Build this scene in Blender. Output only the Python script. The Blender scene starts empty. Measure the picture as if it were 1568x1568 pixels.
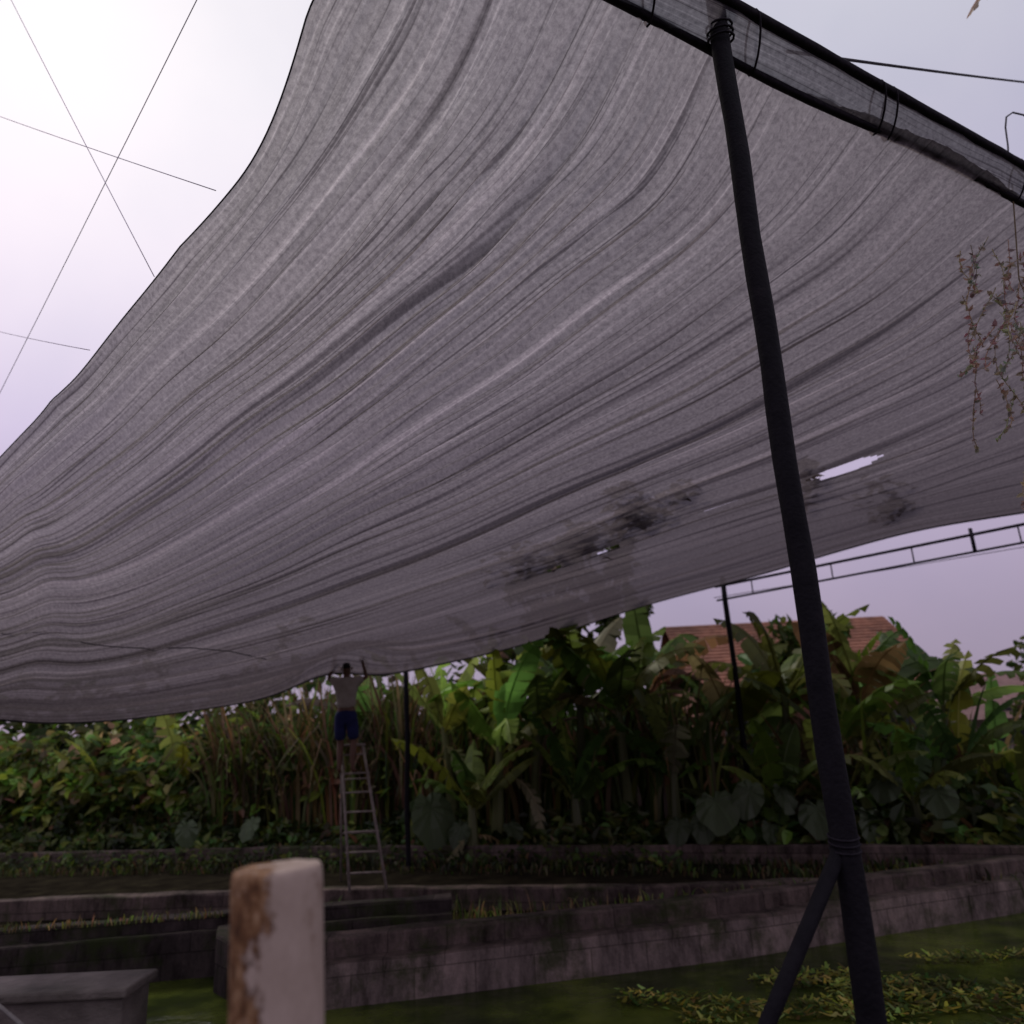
import bpy, math, random
from mathutils import Vector, Matrix, noise
random.seed(7)
rnd=random.random
def U_(a,b): return a+(b-a)*rnd()
scene=bpy.context.scene
COL=bpy.context.collection

# ---------------------------------------------------------------- materials
def newmat(name):
    m=bpy.data.materials.new(name); m.use_nodes=True
    nt=m.node_tree; nt.nodes.clear()
    out=nt.nodes.new('ShaderNodeOutputMaterial')
    return m,nt,out
def N(nt,t,**k):
    n=nt.nodes.new('ShaderNode'+t)
    for a,v in k.items():
        if a.startswith('i_'): n.inputs[a[2:].replace('_',' ')].default_value=v
        else: setattr(n,a,v)
    return n
def ramp(nt,stops):
    n=nt.nodes.new('ShaderNodeValToRGB'); e=n.color_ramp.elements
    while len(e)<len(stops): e.new(0.5)
    for i,(p,c) in enumerate(stops):
        e[i].position=p; e[i].color=(c[0],c[1],c[2],1)
    return n
def L(nt,a,b): nt.links.new(a,b)
def noisy(name,stops,scale=5,detail=6,rough=.8,bump=.3,bscale=40,spec=.3,stretch=(1,1,1),rough2=.6,stops2=None,scale2=1.5):
    m,nt,out=newmat(name)
    tc=N(nt,'TexCoord'); mp=N(nt,'Mapping'); mp.inputs['Scale'].default_value=stretch
    L(nt,tc.outputs['Object'],mp.inputs['Vector'])
    n1=N(nt,'TexNoise',i_Scale=scale,i_Detail=detail,i_Roughness=rough2); L(nt,mp.outputs[0],n1.inputs['Vector'])
    r=ramp(nt,stops); L(nt,n1.outputs['Fac'],r.inputs[0])
    col=r.outputs[0]
    if stops2:
        n3=N(nt,'TexNoise',i_Scale=scale2,i_Detail=4); L(nt,mp.outputs[0],n3.inputs['Vector'])
        r2=ramp(nt,stops2); L(nt,n3.outputs['Fac'],r2.inputs[0])
        mx=N(nt,'MixRGB',blend_type='MULTIPLY'); mx.inputs[0].default_value=1
        L(nt,col,mx.inputs[1]); L(nt,r2.outputs[0],mx.inputs[2]); col=mx.outputs[0]
    n2=N(nt,'TexNoise',i_Scale=bscale,i_Detail=3); L(nt,mp.outputs[0],n2.inputs['Vector'])
    b=N(nt,'Bump',i_Strength=bump,i_Distance=.02); L(nt,n2.outputs['Fac'],b.inputs['Height'])
    p=N(nt,'BsdfPrincipled',i_Roughness=rough); p.inputs['Specular IOR Level'].default_value=spec
    L(nt,col,p.inputs['Base Color']); L(nt,b.outputs[0],p.inputs['Normal']); L(nt,p.outputs[0],out.inputs[0])
    return m
def foliage(name,trans=.4,gain=1.0):
    m,nt,out=newmat(name)
    at=N(nt,'Attribute',attribute_name='col')
    mx=N(nt,'MixRGB',blend_type='MULTIPLY'); mx.inputs[0].default_value=1
    L(nt,at.outputs['Color'],mx.inputs[1]); mx.inputs[2].default_value=(gain,gain,gain,1)
    p=N(nt,'BsdfDiffuse'); t=N(nt,'BsdfTranslucent'); ms=N(nt,'MixShader'); ms.inputs[0].default_value=trans
    L(nt,mx.outputs[0],p.inputs['Color']); L(nt,mx.outputs[0],t.inputs['Color'])
    L(nt,p.outputs[0],ms.inputs[1]); L(nt,t.outputs[0],ms.inputs[2])
    g=N(nt,'BsdfGlossy',i_Roughness=.42); g.inputs['Color'].default_value=(.85,.85,.8,1)
    m2=N(nt,'MixShader'); m2.inputs[0].default_value=.022; L(nt,ms.outputs[0],m2.inputs[1]); L(nt,g.outputs[0],m2.inputs[2])
    L(nt,m2.outputs[0],out.inputs[0])
    return m
M_leaf=foliage('leaf_green',gain=1.6)
M_litter=foliage('dead_leaf_brown',gain=1.0)
M_conc=noisy('weathered_concrete',[(.3,(.07,.058,.05)),(.5,(.17,.145,.13)),(.72,(.27,.235,.21))],scale=2.2,detail=8,bump=.5,bscale=25,stretch=(1,1,1.6),
   stops2=[(.35,(.35,.36,.3)),(.65,(1.1,1.05,1.05))],scale2=.7)
M_mud=noisy('muddy_soil',[(.3,(.010,.008,.006)),(.6,(.024,.020,.013)),(.8,(.045,.04,.02))],scale=3,bump=.6,bscale=12,rough=1,spec=0)
M_mound=noisy('brown_earth',[(.3,(.03,.02,.014)),(.6,(.06,.04,.028)),(.8,(.09,.065,.045))],scale=3,bump=.6,bscale=12,rough=1,spec=0)
M_ground=noisy('ground_soil',[(.3,(.02,.03,.012)),(.6,(.05,.055,.025)),(.8,(.08,.07,.045))],scale=1.2,bump=.6,bscale=9)
M_pole=noisy('dark_painted_steel',[(.3,(.006,.005,.007)),(.65,(.012,.010,.013)),(.85,(.03,.022,.024))],scale=14,bump=.25,bscale=60,rough=.75,spec=.12)
M_bam=noisy('grey_bamboo',[(.3,(.06,.055,.05)),(.7,(.16,.145,.13))],scale=10,bump=.2,bscale=50)
M_alu=noisy('ladder_bamboo',[(.3,(.16,.13,.11)),(.7,(.32,.27,.23))],scale=10,bump=.2,bscale=50)
M_rope=noisy('black_cord',[(.3,(.01,.008,.012)),(.7,(.028,.022,.028))],scale=30,bump=.2,spec=.15)
M_seam=noisy('grey_cord',[(.3,(.05,.045,.05)),(.7,(.09,.08,.09))],scale=30,bump=.2,spec=.15)
M_string=noisy('grey_string',[(.3,(.5,.42,.52)),(.7,(.62,.54,.64))],scale=30,bump=.1)
M_tile=noisy('orange_roof_tile',[(.3,(.20,.075,.045)),(.7,(.34,.15,.09))],scale=5,bump=.5,bscale=8,stops2=[(.35,(.5,.5,.5)),(.65,(1.1,1.1,1.1))],scale2=1.1)
M_tile2=noisy('red_roof_tile',[(.3,(.22,.13,.12)),(.7,(.34,.21,.19))],scale=2,bump=.5,bscale=8)
M_brickw=noisy('bare_brick_wall',[(.3,(.15,.062,.04)),(.7,(.27,.12,.08))],scale=3,bump=.3,bscale=14,stretch=(1,1,3))
M_wallp=noisy('plaster_wall',[(.3,(.26,.2,.19)),(.7,(.36,.29,.27))],scale=2,bump=.1)
M_glass=noisy('window_glass',[(.3,(.015,.017,.02)),(.7,(.03,.03,.035))],scale=2,bump=.02,rough=.15)
M_bark=noisy('bark',[(.3,(.03,.022,.016)),(.7,(.09,.07,.05))],scale=8,bump=.7,bscale=20)
M_skin=noisy('skin_brown',[(.3,(.11,.055,.035)),(.7,(.16,.085,.055))],scale=6,bump=.05,rough=.5)
M_shirt=noisy('tan_shirt',[(.3,(.34,.29,.25)),(.7,(.46,.40,.35))],scale=9,bump=.3,bscale=15,rough=.9)
M_short=noisy('blue_shorts',[(.3,(.012,.014,.06)),(.7,(.022,.027,.11))],scale=9,bump=.3,bscale=15,rough=.9)
M_hair=noisy('black_hair',[(.3,(.008,.007,.007)),(.7,(.02,.017,.015))],scale=30,bump=.6,bscale=60)
M_hose=noisy('grey_hose',[(.3,(.14,.12,.11)),(.7,(.22,.2,.18))],scale=8,bump=.1)

# ---------------------------------------------------------------- mesh helpers
class MB:
    def __init__(s): s.v=[];s.f=[];s.c=[]
    def add(s,vs,fs,c):
        o=len(s.v); s.v+= [tuple(p) for p in vs]; s.c+=[c]*len(vs)
        s.f+=[tuple(i+o for i in f) for f in fs]
    def obj(s,name,mat,smooth=False,parent=None):
        me=bpy.data.meshes.new(name); me.from_pydata(s.v,[],s.f); me.update()
        a=me.attributes.new('col','FLOAT_COLOR','POINT')
        fl=[]
        for c in s.c: fl+= [c[0],c[1],c[2],1.0]
        a.data.foreach_set('color',fl)
        if smooth: me.polygons.foreach_set('use_smooth',[True]*len(me.polygons))
        ob=bpy.data.objects.new(name,me); COL.objects.link(ob)
        for m in (mat if isinstance(mat,list) else [mat]): me.materials.append(m)
        if parent: ob.parent=parent
        return ob
def frame(d):
    d=d.normalized(); a=Vector((0,0,1)) if abs(d.z)<.9 else Vector((1,0,0))
    x=d.cross(a).normalized(); return x,d.cross(x).normalized()
def tube(mb,pts,rad,c=(0,0,0),n=8,cap=True):
    pts=[Vector(p) for p in pts]; vs=[];fs=[]
    if not isinstance(rad,(list,tuple)): rad=[rad]*len(pts)
    px=None
    for i,p in enumerate(pts):
        d=(pts[min(i+1,len(pts)-1)]-pts[max(i-1,0)])
        if px is None: x,y=frame(d)
        else:
            dn=d.normalized(); x=(px-dn*px.dot(dn)).normalized(); y=dn.cross(x)
        px=x
        for k in range(n):
            a=2*math.pi*k/n; vs.append(p+x*math.cos(a)*rad[i]+y*math.sin(a)*rad[i])
    for i in range(len(pts)-1):
        for k in range(n):
            a=i*n+k;b=i*n+(k+1)%n; fs.append((a,b,b+n,a+n))
    if cap:
        fs.append(tuple(range(n))[::-1]); fs.append(tuple((len(pts)-1)*n+k for k in range(n)))
    mb.add(vs,fs,c)
def box(mb,x0,x1,y0,y1,z0,z1,c=(0,0,0)):
    vs=[(x,y,z) for z in (z0,z1) for y in (y0,y1) for x in (x0,x1)]
    mb.add(vs,[(0,2,3,1),(4,5,7,6),(0,1,5,4),(2,6,7,3),(0,4,6,2),(1,3,7,5)],c)
def empty(name,loc=(0,0,0)):
    e=bpy.data.objects.new(name,None); e.location=loc; COL.objects.link(e); return e

# ---------------------------------------------------------------- camera
cd=bpy.data.cameras.new('camera'); cam=bpy.data.objects.new('camera',cd); COL.objects.link(cam)
cd.lens=27; cd.sensor_width=36; cd.clip_end=3000; cd.clip_start=.05
cd.dof.use_dof=True; cd.dof.focus_distance=3.6; cd.dof.aperture_fstop=1.7
cam.matrix_world=Matrix.Translation((0,0,1.6))@Matrix.Rotation(math.radians(106.4),4,'X')@Matrix.Rotation(-.05,4,'Z')
scene.camera=cam

# ---------------------------------------------------------------- light
sd=Vector((-.42,.60,.68)).normalized()
w=bpy.data.worlds.new('World'); scene.world=w; w.use_nodes=True
nt=w.node_tree; nt.nodes.clear()
wo=nt.nodes.new('ShaderNodeOutputWorld')
sky=N(nt,'TexSky',sky_type='NISHITA'); sky.sun_disc=False
sky.sun_elevation=math.asin(sd.z); sky.sun_rotation=math.atan2(sd.x,sd.y)
sky.dust_density=3
b1=N(nt,'Background',i_Strength=.06); L(nt,sky.outputs[0],b1.inputs[0])
tc=N(nt,'TexCoord')
sep=N(nt,'SeparateXYZ'); L(nt,tc.outputs['Generated'],sep.inputs[0])
rz=ramp(nt,[(0,(.36,.29,.39)),(.12,(.42,.34,.47)),(.35,(.59,.50,.70)),(.7,(.60,.60,.70)),(1,(.6,.6,.67))]); L(nt,sep.outputs['Z'],rz.inputs[0])
dt=N(nt,'VectorMath',operation='DOT_PRODUCT'); L(nt,tc.outputs['Generated'],dt.inputs[0]); dt.inputs[1].default_value=sd
rs=ramp(nt,[(.60,(.0,.0,.0)),(.90,(.06,.045,.08)),(1,(.32,.29,.26))]); L(nt,dt.outputs['Value'],rs.inputs[0])
cn=N(nt,'TexNoise',i_Scale=2.2,i_Detail=5); L(nt,tc.outputs['Generated'],cn.inputs['Vector'])
rc=ramp(nt,[(.3,(.84,.87,.91)),(.7,(1.08,1.07,1.05))]); L(nt,cn.outputs['Fac'],rc.inputs[0])
ad=N(nt,'MixRGB',blend_type='ADD'); ad.inputs[0].default_value=1; L(nt,rz.outputs[0],ad.inputs[1]); L(nt,rs.outputs[0],ad.inputs[2])
mu=N(nt,'MixRGB',blend_type='MULTIPLY'); mu.inputs[0].default_value=1; L(nt,ad.outputs[0],mu.inputs[1]); L(nt,rc.outputs[0],mu.inputs[2])
b2=N(nt,'Background',i_Strength=1.0); L(nt,mu.outputs[0],b2.inputs[0])
ms=N(nt,'MixShader'); ms.inputs[0].default_value=.9; L(nt,b1.outputs[0],ms.inputs[1]); L(nt,b2.outputs[0],ms.inputs[2]); L(nt,ms.outputs[0],wo.inputs[0])
sl=bpy.data.lights.new('sun','SUN'); sl.energy=1.1; sl.angle=math.radians(14); sl.color=(1,.94,.85)
so=bpy.data.objects.new('sun',sl); COL.objects.link(so); so.rotation_euler=(-sd).to_track_quat('-Z','Y').to_euler()
scene.view_settings.view_transform='Standard'; scene.view_settings.look='None'; scene.view_settings.exposure=0

# ---------------------------------------------------------------- shade net
CP=[[(-0.42,2.04,4.80),(-0.72,2.47,4.60),(-1.33,3.14,4.20),(-2.41,4.05,3.90),(-3.41,4.95,3.80),(-5.19,6.47,3.50)],
[(0.55,2.70,4.80),(0.14,3.16,4.40),(-0.61,3.76,4.05),(-1.87,4.74,3.75),(-3.56,6.11,3.55),(-5.94,7.53,3.20)],
[(1.50,3.22,4.80),(1.07,3.60,4.30),(0.11,4.31,3.90),(-1.38,5.44,3.55),(-3.62,7.30,3.30),(-6.32,8.11,2.90)],
[(3.45,4.30,4.80),(2.51,5.01,4.30),(0.91,5.86,3.80),(-1.10,6.76,3.30),(-3.69,8.43,2.95),(-6.9,8.95,2.58)],
[(5.89,6.86,4.80),(4.39,7.59,4.35),(2.13,8.80,3.95),(-.99,10.37,3.35),(-3.83,9.78,2.65),(-7.6,9.95,2.36)],
[(9.70,11.40,4.7),(6.30,11.76,4.4),(3.65,14.65,4.2),(-.31,14.9,3.3),(-4.16,11.97,2.35),(-8.3,10.95,2.13)]]
CP=[[Vector(p) for p in c] for c in CP]
def cr(a,b,c,d,t):
    return .5*((2*b)+(c-a)*t+(2*a-5*b+4*c-d)*t*t+(3*b-a-3*c+d)*t*t*t)
def crl(P,t):
    i=min(int(t),len(P)-2); f=t-i
    a=P[i-1] if i>0 else 2*P[0]-P[1]
    d=P[i+2] if i+2<len(P) else 2*P[-1]-P[-2]
    return cr(a,P[i],P[i+1],d,f)
def base(s,t): return crl([crl(c,t) for c in CP],s)
def S(s,t):
    p=base(s,t)
    g=math.exp(-(((p.x+2.8)/.7)**2+((p.y-12.2)/.8)**2)); p.z+=.38*g
    # cloth hangs over support cords: slight ridge across the pleats
    p.z+=.07*math.exp(-((t-4.2-.12*s)/.10)**2)*min(1,s/1.5)-.05*math.exp(-((t-3.95-.1*s)/.25)**2)*min(1,s/1.5)
    if s<.4:
        k=(1-s/.4)**2; p.y+=k*.045*abs(math.sin(t*math.pi*.8+.4)); p.z+=k*.035*math.sin(t*3.1)
    return p
NS,NT=760,180
grid=[]
for i in range(NS+1):
    s=5*i/NS
    row=[]
    for j in range(NT+1):
        t=5*j/NT; p=S(s,t)
        dr=noise.noise(Vector((t*.35,s*.5,3.1)))*.07
        q=s+dr
        h=0
        for k,(fr,am) in enumerate(((2.6,.032),(7.1,.024),(17,.018),(37,.011))):
            nv=noise.noise(Vector((q*fr,t*.11*(1+k*.25),k*7.7)))
            h+=am*(1-2*abs(nv)*1.8)
        h*=(.45+.55*min(1,t/1.2))
        h+=.045*noise.noise(Vector((s*1.6,t*1.5,9)))*min(1,t)
        p.z+=h
        row.append(p)
    grid.append(row)
me=bpy.data.meshes.new('shade_net')
vs=[tuple(p) for r in grid for p in r]; fs=[]
W=NT+1
holes=[(3.95,1.20,1.52,.038),(3.93,1.80,1.95,.022),(3.99,2.27,2.36,.03),(4.00,2.48,2.55,.034)]
for i in range(NS):
    for j in range(NT):
        s=5*(i+.5)/NS;t=5*(j+.5)/NT; hit=False
        for hs,t0,t1,wd in holes:
            if t0<t<t1:
                u=(t-t0)/(t1-t0); ww=wd*math.sin(math.pi*u)**.6
                if abs(s-hs)<ww*.6: hit=True
        if hit: continue
        fs.append((i*W+j,(i+1)*W+j,(i+1)*W+j+1,i*W+j+1))
me.from_pydata(vs,[],fs); me.update()
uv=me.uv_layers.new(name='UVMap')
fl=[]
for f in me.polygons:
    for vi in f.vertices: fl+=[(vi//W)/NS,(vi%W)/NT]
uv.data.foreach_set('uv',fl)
me.polygons.foreach_set('use_smooth',[True]*len(me.polygons))
netob=bpy.data.objects.new('shade_net',me); COL.objects.link(netob)
def netmat(name,base=(.12,.104,.108),tr=(.345,.308,.312),alpha=(.03,.18),painted_shade=True):
    """knitted shade cloth: bunched pleats are denser (less light through), stretched bands are thinner"""
    m,nt,out=newmat(name)
    u=N(nt,'UVMap',uv_map='UVMap'); tc=N(nt,'TexCoord')
    wn=N(nt,'TexNoise',i_Scale=2.2,i_Detail=0); L(nt,u.outputs[0],wn.inputs['Vector'])
    wv=N(nt,'VectorMath',operation='MULTIPLY'); L(nt,wn.outputs['Color'],wv.inputs[0]); wv.inputs[1].default_value=(.03,0,0)
    wa=N(nt,'VectorMath',operation='ADD'); L(nt,u.outputs[0],wa.inputs[0]); L(nt,wv.outputs[0],wa.inputs[1])
    def st(sx,sy,det):
        mp=N(nt,'Mapping'); mp.inputs['Scale'].default_value=(sx,sy,1); L(nt,wa.outputs[0],mp.inputs[0])
        n=N(nt,'TexNoise',i_Scale=1,i_Detail=det,i_Roughness=.6); L(nt,mp.outputs[0],n.inputs['Vector']); return n
    a=st(85,.9,2); b=st(270,1.6,1)
    ra=ramp(nt,[(.30,(.36,.34,.36)),(.36,(.55,.53,.55)),(.40,(.93,.92,.93)),(.55,(.94,.94,.94)),(.62,(1.14,1.13,1.12)),(.68,(1.38,1.36,1.34))]); L(nt,a.outputs['Fac'],ra.inputs[0])
    rb=ramp(nt,[(.3,(.42,.4,.42)),(.40,(.92,.92,.92)),(.6,(1,1,1)),(.7,(1.3,1.3,1.28))]); L(nt,b.outputs['Fac'],rb.inputs[0])
    g=N(nt,'TexNoise',i_Scale=34,i_Detail=3,i_Roughness=.75); L(nt,tc.outputs['Object'],g.inputs['Vector'])
    rg=ramp(nt,[(.3,(.68,.66,.68)),(.7,(1.3,1.3,1.26))]); L(nt,g.outputs['Fac'],rg.inputs[0])
    m1=N(nt,'MixRGB',blend_type='MULTIPLY'); m1.inputs[0].default_value=1; L(nt,ra.outputs[0],m1.inputs[1]); L(nt,rb.outputs[0],m1.inputs[2])
    m2=N(nt,'MixRGB',blend_type='MULTIPLY'); m2.inputs[0].default_value=1; L(nt,m1.outputs[0],m2.inputs[1]); L(nt,rg.outputs[0],m2.inputs[2])
    last=m2
    if painted_shade:  # shade painted into cloth colour and opacity, darker towards its low far side
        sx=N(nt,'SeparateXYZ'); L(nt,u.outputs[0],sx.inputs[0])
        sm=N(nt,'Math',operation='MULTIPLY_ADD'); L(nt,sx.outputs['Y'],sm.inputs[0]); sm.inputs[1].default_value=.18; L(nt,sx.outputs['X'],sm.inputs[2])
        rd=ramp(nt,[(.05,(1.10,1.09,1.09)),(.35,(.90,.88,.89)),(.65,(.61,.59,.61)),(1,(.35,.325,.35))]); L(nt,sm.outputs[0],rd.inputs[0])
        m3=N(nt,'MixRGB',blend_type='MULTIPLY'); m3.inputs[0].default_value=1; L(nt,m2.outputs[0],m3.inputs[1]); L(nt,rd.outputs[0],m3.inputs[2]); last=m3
    def tint(c):
        x=N(nt,'MixRGB',blend_type='MULTIPLY'); x.inputs[0].default_value=1; L(nt,last.outputs[0],x.inputs[1]); x.inputs[2].default_value=(*c,1); return x
    d=N(nt,'BsdfDiffuse'); t=N(nt,'BsdfTranslucent'); tp=N(nt,'BsdfTransparent')
    L(nt,tint(base).outputs[0],d.inputs[0]); L(nt,tint(tr).outputs[0],t.inputs[0])
    ad=N(nt,'MixShader'); ad.inputs[0].default_value=.55; L(nt,d.outputs[0],ad.inputs[1]); L(nt,t.outputs[0],ad.inputs[2])
    mr=N(nt,'MapRange'); L(nt,last.outputs[0],mr.inputs['Value'])
    mr.inputs['From Min'].default_value=.2; mr.inputs['From Max'].default_value=1.6
    mr.inputs['To Min'].default_value=alpha[0]; mr.inputs['To Max'].default_value=alpha[1]
    mx=N(nt,'MixShader'); L(nt,mr.outputs[0],mx.inputs[0]); L(nt,ad.outputs[0],mx.inputs[1]); L(nt,tp.outputs[0],mx.inputs[2])
    L(nt,mx.outputs[0],out.inputs[0]); return m
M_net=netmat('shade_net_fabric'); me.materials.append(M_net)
mb=MB()
tube(mb,[grid[0][j]+Vector((0,0,-.004)) for j in range(0,NT+1,2)],.004,n=6)
tube(mb,[grid[NS][j]+Vector((0,0,-.006)) for j in range(0,NT+1,2)],.016,n=6)
tube(mb,[grid[i][NT] for i in range(0,NS+1,4)],.02,n=6)
mb.obj('net_edge_cord',M_seam,True)
mb=MB()
def nearrope(off,s0,s1,n=60):
    pp=[]
    for k in range(n+1):
        s=s0+(s1-s0)*k/n; pp.append(S(s,4.2+.12*s+off)-Vector((0,0,.03)))
    return pp
pth=[(2.0,4.8),(2.4,4.6),(3.0,4.25),(3.4,4.02),(3.7,3.9),(4.1,3.8)]
pp=[]
for a,b in zip(pth[:-1],pth[1:]):
    for k in range(8):
        f=k/8; pp.append(S(a[0]+(b[0]-a[0])*f,a[1]+(b[1]-a[1])*f)-Vector((0,0,.02)))
tube(mb,pp,.006,n=6)
mb.obj('net_support_rope',M_seam,True)
def heart(mb,p,nrm,size,c,rot=None):
    x,y=frame(nrm); a=rot if rot is not None else U_(0,6.28)
    u=x*math.cos(a)+y*math.sin(a); v=nrm.cross(u).normalized()
    n=nrm.normalized()*size*.12
    vs=[p+u*(-.05*size),p+v*.26*size+u*.05*size+n,p+v*.3*size+u*.45*size+n,p+u*1.05*size-n*.6,
        p-v*.3*size+u*.45*size+n,p-v*.26*size+u*.05*size+n]
    mb.add(vs,[(0,1,2,3),(0,3,4,5)],c)
# fallen leaf clumps lying on the net
mb=MB()
for s0,t0,rs_,rt_,n_ in ((3.80,2.02,.09,.05,26),(3.78,2.18,.2,.055,85),(3.90,2.40,.15,.045,60),(3.93,2.62,.11,.10,75),(3.95,2.3,.05,.2,30),(4.1,1.52,.3,.05,60),(4.72,1.10,.2,.06,60),(4.45,1.2,.1,.1,20)):
    for _ in range(n_):
        p=S(s0+random.gauss(0,1)*rs_*.6,t0+random.gauss(0,1)*rt_*.6)
        k=U_(.7,1.3)
        heart(mb,p+Vector((0,0,.10+rnd()*.16)),Vector((U_(-.4,.4),U_(-.4,.4),1)).normalized(),U_(.09,.22),(.16*k,.12*k,.10*k))
mb.obj('leaf_litter',M_litter)

# ---------------------------------------------------------------- wrapped beam
beam=empty('net_wrapped_beam')
def bl(x): return Vector((x,2.70+(x-.55)*.5517,4.80))
def bt(x): return Vector((x+.0,2.90+(x-1.218)*.572,4.95))
mb=MB()
xs=[-2.5+.12*k for k in range(74)]
tube(mb,[bl(x)+Vector((0,0,.018*math.sin(x*3))) for x in xs],[.022+.006*noise.noise(Vector((x*5,0,0))) for x in xs],n=8)
tube(mb,[bt(x) for x in xs],[.03+.008*noise.noise(Vector((x*5,4,0))) for x in xs],n=8)
mb.obj('beam_pipes',M_rope,True,beam)
mb=MB()
K=10
vs=[];fs=[]
for i,x in enumerate(xs):
    a=bl(x);b=bt(x); nrm=Vector((.3,-.5,-.6)).normalized()
    for k in range(K+1):
        f=k/K; p=a.lerp(b,f)+nrm*(.035*math.sin(math.pi*f)+.03*noise.noise(Vector((x*4,f*3,0)))); vs.append(p)
for i in range(len(xs)-1):
    for k in range(K): fs.append((i*(K+1)+k,(i+1)*(K+1)+k,(i+1)*(K+1)+k+1,i*(K+1)+k+1))
mb.add(vs,fs,(0,0,0))
wrap=mb.obj('wrapped_net',netmat('wrapped_net_fabric',(.05,.045,.052),(.13,.12,.135),(.02,.12),False),True,beam)
uvl=wrap.data.uv_layers.new(name='UVMap')
for li,l in enumerate(wrap.data.loops): uvl.data[li].uv=((l.vertex_index%(K+1))/K*.08,(l.vertex_index//(K+1))/K*.3)
mb=MB()
for x in (-.4,.75,1.32,2.15,2.24,3.35,3.9,4.6):
    a=bl(x);b=bt(x)
    c=(a+b)/2; ax=(b-a); L_=ax.length/2+.03; ax.normalize(); n2=Vector((.3,-.5,-.6)).normalized(); 
    tube(mb,[c+ax*math.cos(q)*L_+n2*math.sin(q)*.055 for q in [k*math.pi/8 for k in range(17)]],.006,n=5)
mb.obj('rope_ties',M_rope,True,beam)

# ---------------------------------------------------------------- main support pole
pole=empty('support_pole')
mb=MB()
P0=Vector((.973,2.60,-1.25)); P1=Vector((1.128,2.945,5.12))
tube(mb,[P0.lerp(P1,k/30)+Vector((.004*math.sin(k*1.3),0,0)) for k in range(31)],[.0445+.0012*math.sin(k*2.1) for k in range(31)],n=16)
mb.obj('pole_shaft',M_pole,True,pole)
mb=MB()
tube(mb,[(1.044,2.74,1.24),(.674,2.60,.76),(-.33,2.22,-1.1)],.025,n=10)
mb.obj('diagonal_brace',M_pole,True,pole)
mb=MB()
for z in (1.20,1.22,1.24):
    f=(z-P0.z)/(P1.z-P0.z); c=P0.lerp(P1,f)
    tube(mb,[c+Vector((math.cos(q)*.048,math.sin(q)*.048,.01*math.sin(q))) for q in [k*math.pi/6 for k in range(13)]],.004,n=5)
for z in (4.78,4.82,4.86):
    f=(z-P0.z)/(P1.z-P0.z); c=P0.lerp(P1,f)
    tube(mb,[c+Vector((math.cos(q)*.060,math.sin(q)*.075,.03*math.sin(q))) for q in [k*math.pi/6 for k in range(13)]],.006,n=5)
mb.obj('wire_lashing',M_rope,True,pole)

for x,y,z,rr in ((4.03,14.75,4.42,.05),(-2.08,14.3,3.0,.045),(9.9,11.3,4.9,.05),(-8.2,10.8,2.3,.05)):
    mb=MB(); tube(mb,[(x+.01*math.sin(k),y,-1+(z+1)*k/12) for k in range(13)],[rr+.003*math.sin(k*2) for k in range(13)],n=10)
    tube(mb,[(x+math.cos(q)*.06,y+math.sin(q)*.06,z-.12) for q in [k*math.pi/6 for k in range(13)]],.014,n=5)
    mb.obj('net_post',M_pole,True)
mb=MB()
A=Vector((3.9,14.9,4.25));B=Vector((9.9,11.0,4.62)); A2=Vector((3.9,14.9,3.98));B2=Vector((9.9,11.0,4.32))
tube(mb,[A.lerp(B,k/10) for k in range(11)],.026,n=8); tube(mb,[A2.lerp(B2,k/10) for k in range(11)],.02,n=8)
for k in range(5):
    f=(k+.5)/5+.03*math.sin(k*3); tube(mb,[A2.lerp(B2,f),A.lerp(B,f)],.012,n=6)
tube(mb,[A2.lerp(B2,.62),A2.lerp(B2,.62)+Vector((0,0,.4))],.03,n=6)
mb.obj('edge_truss',M_rope,True)

# ---------------------------------------------------------------- strings
def wire(name,a,b,r,mat,ea=0,eb=0,sag=.1):
    a=Vector(a);b=Vector(b); d=b-a; a2=a-d*ea; b2=b+d*eb
    mb=MB(); n=16
    tube(mb,[a2.lerp(b2,k/n)-Vector((0,0,sag*4*(k/n)*(1-k/n))) for k in range(n+1)],r,n=5); return mb.obj(name,mat,True)
wire('overhead_string',(-1.88,3.62,4.1),(-3.57,4.5,7.09),.0026,M_string,0,1.2,.02)
wire('overhead_string',(-1.36,3.12,4.22),(-3.98,5,6.64),.0026,M_string,0,1.0,.02)
wire('overhead_string',(-1.48,3,5.29),(-3.85,5.5,4.87),.0026,M_string,.6,.8,.02)
wire('overhead_string',(-4.44,6,5.28),(-2.5,4.14,3.97),.0026,M_string,1.0,0,.02)
wire('overhead_cable',(1.56,3.2,4.98),(5.14,6,7.45),.009,M_seam,0,1.0,.03)
wire('overhead_cable',(6.5,16,4.5),(14,14.5,5.2),.008,M_seam,.3,1.0,.05)
mb=MB(); tube(mb,[(3.93,4.5,4.98),(3.96,4.85,5.4),(3.98,5,5.69),(4.01,5,5.85),(4.03,5,6.02),(4.06,5,6.12),(4.12,5,6.16),(4.2,5,6.13),(4.26,5,6.05),(4.28,5,5.95)],.007,n=6)
mb.obj('bent_wire_hook',M_seam,True)

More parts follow.
